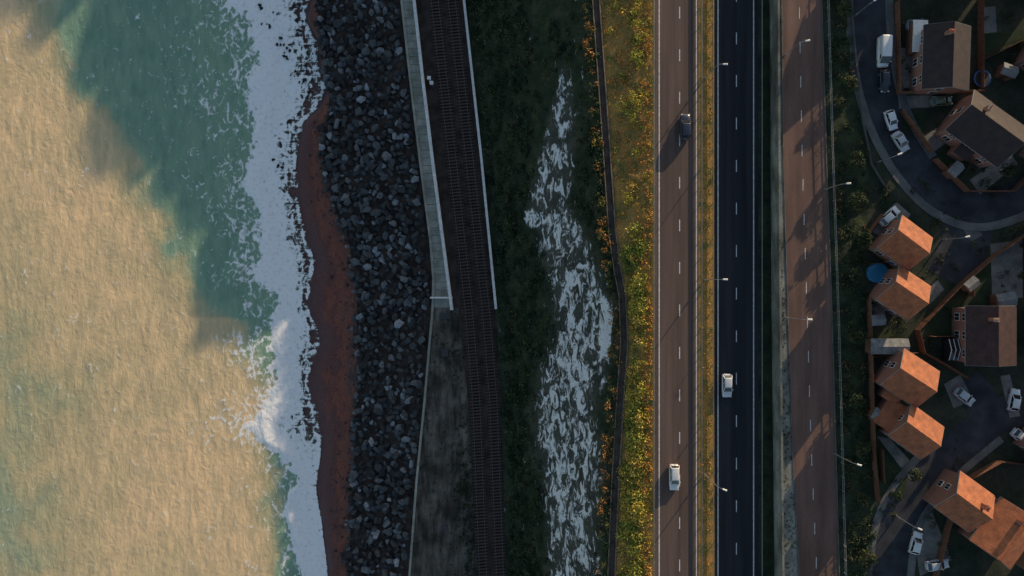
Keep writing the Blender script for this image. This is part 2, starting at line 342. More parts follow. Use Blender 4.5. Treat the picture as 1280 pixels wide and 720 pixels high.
# ---------- sea
def seamat():
    m,nt,b=newmat('sea_water')
    A=lambda n:N(nt,'ShaderNodeAttribute',attribute_name=n).outputs['Fac']
    def mt(op,a,bb,c=None):
        q=N(nt,'ShaderNodeMath',operation=op)
        for i,v in enumerate((a,bb,c)):
            if v is None: continue
            if isinstance(v,(int,float)): q.inputs[i].default_value=v
            else: nt.links.new(v,q.inputs[i])
        return q.outputs[0]
    n1=noise(nt,.42,8,.66,(1.15,.7,1));n1.inputs['Distortion'].default_value=1.8
    vo=N(nt,'ShaderNodeTexVoronoi',feature='DISTANCE_TO_EDGE');vo.inputs['Scale'].default_value=.6
    tc=N(nt,'ShaderNodeTexCoord');wn=noise(nt,.6,5,.68)
    wp=N(nt,'ShaderNodeMix',data_type='RGBA',blend_type='LINEAR_LIGHT');wp.inputs[0].default_value=1.5
    nt.links.new(tc.outputs['Object'],wp.inputs[6]);nt.links.new(wn.outputs['Color'],wp.inputs[7]);nt.links.new(wp.outputs[2],vo.inputs['Vector'])
    lace=mt('SUBTRACT',.16,vo.outputs['Distance'])
    st=noise(nt,1.0,5,.6,(.2,1.9,1))
    v=mt('MULTIPLY_ADD',mt('SUBTRACT',n1.outputs['Fac'],.5),2.3,A('foam'))
    v=mt('MULTIPLY_ADD',lace,1.15,v)
    v=mt('ADD',v,mt('MULTIPLY',mt('SUBTRACT',st.outputs['Fac'],.5),A('sw')))
    fm=ramp(nt,v,[(.36,(0,0,0)),(.46,(.36,)*3),(.56,(.76,)*3),(.70,(1,1,1))]).outputs[0]
    n2=noise(nt,.07,6,.58,(1,.8,1));n2.inputs['Distortion'].default_value=1.0
    sunlit_sed=mt('MULTIPLY_ADD',mt('SUBTRACT',n2.outputs['Fac'],.5),.8,A('sunlit_sed'))
    wc=ramp(nt,sunlit_sed,[(.0,(.21,.36,.26)),(.3,(.29,.42,.29)),(.6,(.60,.50,.29)),(1,(.90,.64,.37))]).outputs[0]  # teal to gold: shaded and sunlit water put into the colour
    n3=noise(nt,.38,8,.66,(1.7,.5,1),rot=.6);wc=mul(nt,wc,ramp(nt,n3.outputs['Fac'],[(.32,(.76,.81,.82)),(.68,(1.16,1.14,1.1))]).outputs[0])
    n4=noise(nt,1.3,7,.7);fc=ramp(nt,n4.outputs['Fac'],[(.32,(.72,.74,.73)),(.48,(.99,.985,.97))]).outputs[0]
    mx=N(nt,'ShaderNodeMix',data_type='RGBA');nt.links.new(fm,mx.inputs[0]);nt.links.new(wc,mx.inputs[6]);nt.links.new(fc,mx.inputs[7])
    nt.links.new(mx.outputs[2],b.inputs['Base Color']);b.inputs['Roughness'].default_value=.4;b.inputs['Specular IOR Level'].default_value=.35
    nw=noise(nt,.36,7,.57,(1.7,.55,1),rot=.5);hsum=mt('MULTIPLY_ADD',v,.35,nw.outputs['Fac'])
    bumpn(nt,b,hsum,.48,.38)
    al=mt('MAXIMUM',fm,A('film'))
    tr=N(nt,'ShaderNodeBsdfTransparent');ms=N(nt,'ShaderNodeMixShader')
    nt.links.new(al,ms.inputs[0]);nt.links.new(tr.outputs[0],ms.inputs[1]);nt.links.new(b.outputs[0],ms.inputs[2])
    nt.links.new(ms.outputs[0],nt.nodes['Material Output'].inputs['Surface']);return m
m_sea=seamat()
FL=np.array([(0,300),(40,312),(70,322),(100,314),(150,316),(200,310),(260,314),(300,325),(350,332),(400,345),(440,336),(480,348),(505,332),(530,318),(545,328),(570,358),(600,370),(640,362),(680,368),(720,368)],float)
BD=np.array([(-40,-20),(0,80),(30,66),(60,88),(110,100),(150,148),(200,178),(260,196),(310,206),(370,248),(395,275),(400,312),(450,330),(560,345),(720,352)],float)  # edge of the shadow on the sea, followed by the painted water tones
rows=ROWS;xsw=swash.X(rows);kk=(H-SEA)/FP
x0=np.full(len(rows),(-90-640)*kk);x1=np.full(len(rows),(285-640)*kk)
cols=[np.full(len(rows),v) for v in(-4000,-1200,-400,-200)]
for t in np.linspace(0,1,90)[:-1]: cols.append(x0+(x1-x0)*t)
for t in np.linspace(0,1,130): cols.append(x1+(xsw-x1)*t)
X=np.stack(cols,1);Y=rows[:,None]+0*X
PX=640+X/kk;PY=360-Y/kk
L=np.interp(PY,FL[:,0],FL[:,1])+(fbm(PY*.035,PX*.035,5,21)-.5)*50;R=np.interp(PY,swash.py,swash.px)
u=(PX-L)/np.maximum(R-L,20)
low=ss(530,590,PY)
foam=ss(-.16,.12,u)*.98*(1-.62*ss(.50,.82,u)*(1-.8*low))
foam=foam-.26*np.exp(-((u-.55)/.08)**2)*ss(.40,.6,fbm(PY*.03,PX*.01,3,55))*(1-low)
foam=np.maximum(foam,.38*ss(-1.4,-.05,u)*(.35+1.3*fbm(PX*.02,PY*.02,3,33))*(u<.2))
foam=foam+.08*low*(u>.0)*(1-ss(.85,1,u))
edge=np.exp(-((u-.91)/.035)**2)*.40*ss(.40,.52,fbm(PY*.06,PX*0,3,4))
edge2=np.exp(-((u-.74)/.03)**2)*.30*ss(.42,.55,fbm(PY*.05,PX*0+9,3,14))
core=np.exp(-((u-.2)/.13)**2)*.18
foam=(foam+edge+edge2+core)*(1-ss(.95,1.0,u))
film=(1-ss(.40,.64,u+(fbm(PX*.05,PY*.05,3,8)-.5)*.4)*(1-.5*low))
film=np.where(u>.94,0,film)
sw=ss(.4,.7,u)*1.1
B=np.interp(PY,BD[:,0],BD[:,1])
sunlit_sed=1-ss(-45,35,PX-B+(fbm(PX*.025,PY*.025,4,14)-.5)*70)  # silty water, with sunlit gold and shaded teal painted along the shadow edge
sunlit_sed=sunlit_sed*(1-.5*ss(150,0,PX)*ss(280,500,PY))*(1-.3*ss(0,1,fbm(PX*.012,PY*.012,3,40)))
sunlit_sed=.12+.88*sunlit_sed
Z=SEA+.10*(fbm(X*.25,Y*.12,4,6)-.5)*2+.10*ss(.4,1,u)+.35*np.exp(-((u-.18)/.12)**2)*fbm(Y*.1,X*.1,3,2)
mesh_np('sea',np.stack([X,Y,Z],-1).reshape(-1,3),gridq(*X.shape),m_sea,{'foam':foam,'film':film,'sunlit_sed':sunlit_sed,'sw':sw},True)
# ---------- rocks
def hullrock(seed):
    r=np.random.default_rng(seed);bm=bmesh.new()
    p=r.normal(size=(15,3));p/=np.linalg.norm(p,axis=1)[:,None];p*=r.uniform(.8,1.08,(15,1));p*=np.array([1,r.uniform(.65,.95),r.uniform(.5,.75)])
    for q in p: bm.verts.new(q)
    g=bmesh.ops.convex_hull(bm,input=bm.verts);dv=[v for v in bm.verts if not v.link_faces]
    bmesh.ops.delete(bm,geom=dv,context='VERTS')
    bmesh.ops.triangulate(bm,faces=bm.faces)
    bm.verts.index_update();V=np.array([v.co[:] for v in bm.verts]);Fc=np.array([[v.index for v in f.verts] for f in bm.faces]);bm.free();return V,Fc
RK=[hullrock(i) for i in range(24)]
def rocks(name,pos,rad,colr):
    Vs=[];Fs=[];Cs=[];o=0
    for p,r,c in zip(pos,rad,colr):
        V,Fc=RK[rng.integers(24)];a=rng.uniform(0,6.28);t=rng.uniform(-.6,.6);t2=rng.uniform(-.6,.6)
        Mx=np.array((Matrix.Rotation(a,3,'Z')@Matrix.Rotation(t,3,'X')@Matrix.Rotation(t2,3,'Y')))
        Vs.append(V@Mx.T*r+p);Fs.append(Fc+o);o+=len(V);Cs.append(np.tile(c,(len(V),1)))
    return mesh_np(name,np.concatenate(Vs),np.concatenate(Fs),m_rock,cols=np.concatenate(Cs))
P=[];Rr=[];Cl=[]
for y in np.arange(-85,85,1.28):
    xa=float(Lrk.X(y))+1.2*(float(fbm(y*.25,3.3,3,6))-.5)*2;xb=float(Lsea.X(y))
    for x in np.arange(xa-.3,xb-.3,1.22):
        X_=x+rng.uniform(-.5,.5);Y_=y+rng.uniform(-.5,.5);t=np.clip((X_-xa)/(xb-xa),0,1)
        z=Lrk.z+(-18.9-Lrk.z)*t+.1+rng.uniform(-.35,.5)
        if X_>xb-.9: continue
        P.append((X_,Y_,z));Rr.append(rng.uniform(.5,1.3));g=rng.choice([.028,.055,.09,.15,.26],p=[.26,.30,.23,.14,.07])*rng.uniform(.8,1.2);Cl.append((g*.90,g*.99,g*1.08))
for i in range(900):
    y=rng.uniform(-80,80);xa=float(Lrk.X(y));x=xa-abs(rng.normal())*2.6;r=rng.uniform(.07,.28) if rng.uniform()<.85 else rng.uniform(.3,.55)
    xs_=float(swash.X(y))
    if x<xs_+2.2: continue
    P.append((x,y,SEA+1.35*max(0,(x-xs_)/max(xa-xs_,.5))));Rr.append(r);g=rng.choice([.03,.06]);Cl.append((g*1.4,g*.9,g*.85))
rocks('rock_armour',P,Rr,Cl)
P=[];Rr=[];Cl=[]
for q in((335,28),(352,55),(362,62),(357,72),(383,85),(346,18),(372,40),(390,66),(388,118),(372,8),(325,10),(351,206),(380,100),(376,22),(365,95)):
    for j in range(4):
        v=W(q[0]+rng.normal()*3,q[1]+rng.normal()*3,SEA);P.append((v.x,v.y,SEA+.05));Rr.append(rng.uniform(.2,.55));Cl.append((.02,.02,.022))
rocks('shore_rock',P,Rr,Cl)
# ---------- railway
mid=lambda y:.5*(Lra.X(y)+Lrb.X(y))
for s in(-1.75,1.75):
    e=empty('railway_track',(0,0,0))
    for g in(-.72,.72): linebox('rail',lambda y:mid(y)+s+g,-120,120,.09,-18.2,-18.0,m_rail,1.5,parent=e)
    bx=Boxes()
    for y in np.arange(-100,100,.65): bx.add((float(mid(y))+s,y,-18.26),(2.5,.27,.16),.1)
    bx.make('sleepers',m_sleeper,e)
for q in((537,99),(540,105)):
    v=W(q[0],q[1],-18.4);bx=Boxes();bx.add((v.x,v.y,-17.9),(.6,.5,1.0));bx.add((v.x,v.y,-17.36),(.75,.65,.08));bx.make('trackside_cabinet',m_white)
# ---------- vegetation
def leafmass(name,C,n_per,palette,size,flat=.8,parent=None):
    C=np.asarray(C);n=len(C);cnt=np.maximum(12,(n_per*C[:,3]**1.6).astype(int));idx=np.repeat(np.arange(n),cnt);m=len(idx)
    d=rng.normal(size=(m,3));d/=np.linalg.norm(d,axis=1)[:,None];d[:,2]=np.abs(d[:,2])
    lump=1+.35*(vn(d[:,0]*2.5+idx*3.7,d[:,1]*2.5+d[:,2]*2,3)-.5)*2
    rr=C[idx,3]*rng.uniform(.55,1.05,m)*lump
    p=C[idx,:3]+d*rr[:,None]*np.array([1,1,flat])
    nn=d+rng.normal(size=(m,3))*.55;nn/=np.linalg.norm(nn,axis=1)[:,None]
    a=np.cross(nn,rng.normal(size=(m,3)));a/=np.linalg.norm(a,axis=1)[:,None];b_=np.cross(nn,a)
    s=(size*rng.uniform(.5,1.4,m))[:,None]
    V=np.stack([p-a*s,p-b_*s*.5,p+a*s,p+b_*s*.5],1).reshape(-1,3)
    pal=np.array(palette);pc=pal[rng.integers(len(pal),size=n)][idx]
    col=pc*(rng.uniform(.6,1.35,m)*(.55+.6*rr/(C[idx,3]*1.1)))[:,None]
    return mesh_np(name,V,np.arange(m*4).reshape(-1,4),m_leaf,cols=np.repeat(col,4,0),parent=parent)
def scatter(la,lb,n,r0,r1,y0=-78,y1=78,power=1,keep=None,zoff=0):
    out=[]
    while len(out)<n:
        y=rng.uniform(y0,y1);t=rng.uniform(0,1);xa=float(la.X(y));xb=float(lb.X(y));x=xa+(xb-xa)*t;z=la.z+(lb.z-la.z)*t
        if keep is not None and rng.uniform()>keep(x,y,z,t): continue
        out.append((x,y,z+zoff,r0+(r1-r0)*rng.uniform()**power))
    return out
gl=[(.50,.46,.075),(.66,.52,.09),(.34,.35,.065),(.74,.50,.11),(.17,.21,.045)]
gr=[(.80,.37,.09),(.85,.44,.12),(.55,.25,.06),(.52,.35,.10)]
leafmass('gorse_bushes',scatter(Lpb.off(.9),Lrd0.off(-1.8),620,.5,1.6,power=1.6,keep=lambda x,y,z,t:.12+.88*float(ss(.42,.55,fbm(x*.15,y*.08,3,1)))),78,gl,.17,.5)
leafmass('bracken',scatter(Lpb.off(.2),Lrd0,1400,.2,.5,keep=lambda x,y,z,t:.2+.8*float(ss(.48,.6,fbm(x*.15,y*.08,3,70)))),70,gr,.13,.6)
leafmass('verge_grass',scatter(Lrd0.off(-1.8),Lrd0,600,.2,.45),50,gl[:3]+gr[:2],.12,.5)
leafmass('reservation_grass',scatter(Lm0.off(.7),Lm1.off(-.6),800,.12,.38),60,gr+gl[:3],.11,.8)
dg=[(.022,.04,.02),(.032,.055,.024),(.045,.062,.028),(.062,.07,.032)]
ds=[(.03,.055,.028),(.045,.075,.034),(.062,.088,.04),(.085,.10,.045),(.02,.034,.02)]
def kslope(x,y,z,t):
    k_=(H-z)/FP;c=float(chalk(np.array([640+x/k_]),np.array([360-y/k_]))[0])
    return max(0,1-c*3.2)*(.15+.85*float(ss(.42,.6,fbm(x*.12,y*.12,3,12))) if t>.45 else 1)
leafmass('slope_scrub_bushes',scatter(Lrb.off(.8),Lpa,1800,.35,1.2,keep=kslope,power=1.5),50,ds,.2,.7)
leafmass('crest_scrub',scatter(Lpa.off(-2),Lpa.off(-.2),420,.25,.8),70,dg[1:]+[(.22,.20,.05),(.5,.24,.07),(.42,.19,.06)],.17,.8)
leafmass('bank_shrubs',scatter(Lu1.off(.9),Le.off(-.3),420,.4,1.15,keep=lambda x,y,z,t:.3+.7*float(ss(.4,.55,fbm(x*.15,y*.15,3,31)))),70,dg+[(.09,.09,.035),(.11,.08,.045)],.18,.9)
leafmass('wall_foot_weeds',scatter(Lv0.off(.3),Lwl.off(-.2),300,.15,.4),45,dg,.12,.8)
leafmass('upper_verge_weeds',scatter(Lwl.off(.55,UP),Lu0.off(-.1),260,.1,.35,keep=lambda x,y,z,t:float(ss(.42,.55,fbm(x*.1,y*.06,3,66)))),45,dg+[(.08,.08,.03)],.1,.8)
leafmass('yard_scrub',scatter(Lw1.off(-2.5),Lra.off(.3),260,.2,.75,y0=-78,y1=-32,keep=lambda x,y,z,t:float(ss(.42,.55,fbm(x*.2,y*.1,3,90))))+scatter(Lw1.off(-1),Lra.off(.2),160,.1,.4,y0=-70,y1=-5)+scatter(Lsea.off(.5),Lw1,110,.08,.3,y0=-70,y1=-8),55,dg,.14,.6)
mat_bark=mat_two('bark',(.05,.035,.025),(.1,.07,.05),3)
def tree(px,py,z,h,r,pal):
    v=W(px,py,z);e=empty('small_tree',v);bx=Boxes();bx.cyl((0,0,h*.25),.16,h*.5,8,r2=.1)
    tip=[]
    for i in range(6):
        a=i*1.05+rng.uniform(0,.5);q=Vector((math.cos(a)*r*.6,math.sin(a)*r*.6,h*rng.uniform(.6,.85)));b0=Vector((0,0,h*rng.uniform(.35,.5)))
        u_=.05;bx.hull([b0+Vector(o)*u_*1.4 for o in((-1,-1,0),(1,-1,0),(1,1,0),(-1,1,0))]+[q+Vector(o)*u_*.5 for o in((-1,-1,0),(1,-1,0),(1,1,0),(-1,1,0))]);tip.append(q)
    bx.make('trunk_and_limbs',mat_bark,e)
    C=[(q.x,q.y,q.z,r*rng.uniform(.35,.55)) for q in tip]+[(rng.normal()*r*.3,rng.normal()*r*.3,h*.85,r*.45) for _ in range(3)]
    leafmass('crown',C,160,pal,.16,.8,parent=e)
for t in((1050,20,3.0,1.5),(1056,110,2.8,1.4),(1062,205,3.1,1.7),(1064,255,3.2,1.9),(1072,300,3.0,1.6),(1063,345,2.6,1.4),(1066,420,2.7,1.5),(1066,500,2.5,1.4),(1072,560,2.8,1.6),(1070,620,2.6,1.5),(1076,690,2.7,1.5),(1248,215,3,1.3),(1270,345,3,1.4),(1168,60,2.4,1),(1135,590,3,1.3)):
    tree(t[0],t[1],EST-.3,t[2],t[3],dg+[(.09,.09,.035)])
# ---------- road markings
mk=Boxes()
def dashes(xf,z,y0,y1,per,ln,w,ph=0):
    for y in np.arange(y0+ph,y1,per): mk.add((float(xf(y)),y,z+.006),(w,ln,.008))
zx=lambda px,z:(px-640)*(H-z)/FP
dashes(lambda y:zx(849.5,0),0,-120,120,7.6,2.1,.17,2)
dashes(lambda y:zx(920.5,0),0,-120,120,7.6,2.1,.15,5)
mk.make('road_markings',m_paint)
for nm,f,z,w in(('edge_line',lambda y:zx(824,0)+0*y,0,.2),('edge_line',lambda y:zx(870.5,0)+0*y,0,.18),('edge_line',lambda y:zx(897.5,0)+0*y,0,.18),('edge_line',lambda y:zx(942,0)+0*y,0,.2)):
    linebox(nm,f,-150,150,w,z+.002,z+.01,m_paint,3)
mk=Boxes();dashes(lambda y:.56*Lu0.X(y)+.44*Lu1.X(y),UP,-120,120,6,2,.12);mk.make('road_markings',m_paint)
linebox('kerb',lambda y:Lu0.X(y),-150,150,.16,UP-.1,UP+.12,m_pave,2);linebox('kerb',lambda y:Lu1.X(y),-150,150,.16,UP-.1,UP+.12,m_pave,2)
def barrier(X,z,name='crash_barrier'):
    e=empty(name,(0,0,0));linebox('beam',X,-120,120,.07,z+.48,z+.78,m_galv,2,parent=e)
    linebox('beam_rib',X,-120,120,.13,z+.58,z+.66,m_galv,2,parent=e)
    bx=Boxes()
    for y in np.arange(-100,100,3.2): bx.add((float(X(y))+.1,y,z+.33),(.11,.08,.7))
    bx.make('posts',m_galv,e)
barrier(lambda y:zx(816.5,0)+0*y,0);barrier(lambda y:zx(876,0)+0*y,0);barrier(lambda y:zx(890.5,0)+0*y,0);barrier(lambda y:zx(951,0)+0*y,0)
e=empty('bank_fence',(0,0,0));bx=Boxes()
fx=lambda y:Lu1.X(y)+.8
for zz in(.5,1.0): linebox('rail',fx,-120,120,.05,UP+zz,UP+zz+.1,m_trim,2,parent=e)
for y in np.arange(-100,100,2.4): bx.add((float(fx(y)),y,UP+.55),(.1,.1,1.3))
bx.make('posts',m_trim,e)
# ---------- lamps
def lamp(px,py,z,h,ang,arm=1.6):
    v=W(px,py,z);e=empty('street_lamp',v,ang);bx=Boxes();bx.cyl((0,0,h/2),.10,h,10,r2=.055);bx.cyl((0,0,.6),.14,1.2,10)
    pts=[(0,h-.05),(arm*.3,h+.18),(arm,h+.3)]
    for (xa,za),(xb,zb) in zip(pts[:-1],pts[1:]):
        bx.hull([(xa,-.04,za-.04),(xb,-.04,zb-.04),(xb,.04,zb-.04),(xa,.04,za-.04),(xa,-.04,za+.04),(xb,-.04,zb+.04),(xb,.04,zb+.04),(xa,.04,za+.04)])
    bx.make('pole_and_arm',m_galv,e)
    hd=Boxes();hd.hull([(arm-.1,-.13,h+.2),(arm+.75,-.17,h+.22),(arm+.75,.17,h+.22),(arm-.1,.13,h+.2),(arm-.05,-.07,h+.38),(arm+.65,-.09,h+.36),(arm+.65,.09,h+.36),(arm-.05,.07,h+.38)])
    hd.make('lamp_head',m_white,e,.02)
R_=math.radians
lamp(880,99,0,8,0,.9);lamp(880,350,0,8,0,.9);lamp(880,592,0,8,-.4,.9)
lamp(980,70,UP,6.5,.2,.9);lamp(981,397,UP,7,0,.9);lamp(1030,237,UP,6,.1,.9);lamp(1043,567,UP,6,-.3,.9);lamp(1068,20,EST,5,.6,.8);lamp(1096,203,EST,5,.4,.8);lamp(1120,645,EST,5,-.4,.8);lamp(1178,300,EST,5,.2,.6)
# ---------- vehicles
def carpaint(c): return mat_plain('car_paint',c,.28,.1,.6,.04,.6)
def loft(stations,prof):
    V=[];Fc=[];n=len(prof(1,1))
    for x,w,h in stations:
        for (y,z) in prof(w,h): V.append((x,y,z))
    for i in range(len(stations)-1):
        for j in range(n): Fc.append((i*n+j,i*n+(j+1)%n,(i+1)*n+(j+1)%n,(i+1)*n+j))
    Fc.append(tuple(range(n))[::-1]);Fc.append(tuple((len(stations)-1)*n+j for j in range(n)));return V,Fc
def car(px,py,z,deg,col,L=4.35,Wd=1.8,Ht=1.46,kind='hatch',name='car'):
    e=empty(name,W(px,py,z+.7)-Vector((0,0,.7)),R_(deg));pm=carpaint(col);w=Wd/2;van=kind=='van'
    belt=.95 if not van else 1.15
    st=[(-.5,.74,.60),(-.49,.86,.8),(-.465,.93,.96),(-.40,.98,1),(-.2,1,1),(.1,1,1),(.2,1,.98),(.32,.98,.92),(.42,.93,.84),(.475,.84,.72),(.495,.74,.60),(.5,.66,.5)]
    prof=lambda a,b:[(-w*a*.9,.2),(-w*a,.36),(-w*a*1.0,.62*b*belt+.05),(-w*a*.95,.88*belt*b),(-w*a*.80,belt*b),(-w*a*.3,belt*b+.03),(w*a*.3,belt*b+.03),(w*a*.80,belt*b),(w*a*.95,.88*belt*b),(w*a*1.0,.62*b*belt+.05),(w*a,.36),(w*a*.9,.2)]
    V,Fc=loft([(t*L,a,b) for t,a,b in st],prof);o=pyd('body',V,Fc,pm,e,True)
    if kind=='estate': xb,xf,rb,rf=-.47,.24,-.40,.06
    elif kind=='suv': xb,xf,rb,rf=-.46,.24,-.37,.07
    elif van: xb,xf,rb,rf=-.485,.40,-.47,.22
    elif kind=='saloon': xb,xf,rb,rf=-.36,.25,-.2,.06
    else: xb,xf,rb,rf=-.45,.25,-.33,.06
    xb,xf,rb,rf=[q*L for q in(xb,xf,rb,rf)];bw=w*.90;tw=w*(.74 if not van else .86);zt=Ht-.05;zb=belt-.02
    base=[(xb,-bw,zb),(xf,-bw*.92,zb),(xf,bw*.92,zb),(xb,bw,zb)];tp=[(rb,-tw,zt),(rf,-tw*.94,zt),(rf,tw*.94,zt),(rb,tw,zt)]
    V=base+tp;Fc=[(0,3,2,1),(4,5,6,7),(0,1,5,4),(1,2,6,5),(2,3,7,6),(3,0,4,7)]
    pyd('greenhouse',V,Fc,[m_glass,pm],e,midx=[1,1,1,0,1,1] if van else [0,1,0,0,0,0])
    bx=Boxes();B4=[Vector(q) for q in base];T4=[Vector(q) for q in tp]
    def strut(a,b_,r=.05):
        bx.hull([a+Vector(o)*r for o in((-1,-1,0),(1,-1,0),(1,1,0),(-1,1,0))]+[b_+Vector(o)*r for o in((-1,-1,0),(1,-1,0),(1,1,0),(-1,1,0))])
    if not van:
        for i in range(4): strut(B4[i],T4[i])
        strut((B4[0]+B4[1])*.5,(T4[0]+T4[1])*.5,.03);strut((B4[2]+B4[3])*.5,(T4[2]+T4[3])*.5,.03)
        bx.make('pillars',pm,e)
    rp=lambda a,b:[(-tw*a,zt-.03),(-tw*a*.97,zt+.02),(-tw*a*.7,zt+.055*b),(0,zt+.07*b),(tw*a*.7,zt+.055*b),(tw*a*.97,zt+.02),(tw*a,zt-.03)]
    V,Fc=loft([(rb-.06,.95,.4),(rb+.1,1.03,.9),((rb+rf)/2,1.03,1.1),(rf-.1,.99,.9),(rf+.05,.93,.4)],rp);pyd('roof',V,Fc,pm,e,True)
    wh=Boxes();hb=Boxes()
    for sx in(-.31,.315):
        for sy in(-1,1): wh.cyl((sx*L,sy*(w-.11),.32),.32,.22,18,'y');hb.cyl((sx*L,sy*(w-.0),.32),.19,.03,12,'y')
    wh.make('wheels',m_dark,e);hb.make('hubcaps',m_galv,e)
    mr=Boxes()
    for sy in(-1,1): mr.add((xf-.3,sy*(w+.06),belt+.03),(.12,.2,.14))
    mr.make('mirrors',pm,e,.03)
    hl=Boxes();tl=Boxes()
    for sy in(-1,1):
        hl.add((.462*L,sy*w*.66,.66*belt/.95),(.22,.34,.13),-sy*.35);tl.add((-.483*L,sy*w*.72,.76),(.10,.26,.18),sy*.3)
    hl.make('headlights',m_head,e,.03);tl.make('tail_lights',m_red,e,.02)
    np_=Boxes();np_.add((.5*L+.01,0,.42),(.02,.5,.11));np_.add((-.5*L-.01,0,.5),(.02,.5,.11));np_.make('number_plates',m_white,e)
    if van:
        g=Boxes()
        for sy in(-1,1): g.hull([(.12*L,sy*(bw*.93+.0),1.25),(.30*L,sy*(bw*.93),1.25),(.30*L,sy*(bw*.93+.015),1.25),(.12*L,sy*(bw*.93+.015),1.25),(.14*L,sy*(tw*1.02),1.65),(.25*L,sy*(tw*1.0),1.65),(.25*L,sy*(tw*1.0+.02),1.65),(.14*L,sy*(tw*1.02+.02),1.65)])
        g.make('door_windows',m_glass,e)
    return e
wht=(.75,.75,.74);sil=(.5,.52,.54);drk=(.02,.025,.04)
car(857,158,0,90,(.022,.03,.055),4.5,1.85,1.6,'suv');car(843,597,0,-90,wht,4.6,1.8,1.5,'estate');car(909,482,0,-90,(.62,.64,.67),4.2,1.78,1.46,'hatch')
car(1104,65,EST,-91,wht,5.2,2.0,2.1,'van','white_van');car(1106,101,EST,-88,drk,3.9,1.7)
car(1114,150,EST,-72,wht,3.5,1.65);car(1126,177,EST,-58,sil,3.8,1.7,1.46,'saloon');car(1112,270,EST,42,wht,4.0,1.7)
car(1206,496,EST,-38,sil,3.8,1.7);car(1268,500,EST,80,wht,3.9,1.7);car(1145,679,EST,75,wht,3.9,1.7);car(1172,706,EST,8,sil,4,1.7)
car(1177,126,EST,4,(.12,.16,.10),3.8,1.7);car(1147,31,EST,3,(.3,.3,.32),3.8,1.7);car(1278,548,EST,-40,wht,4,1.7)
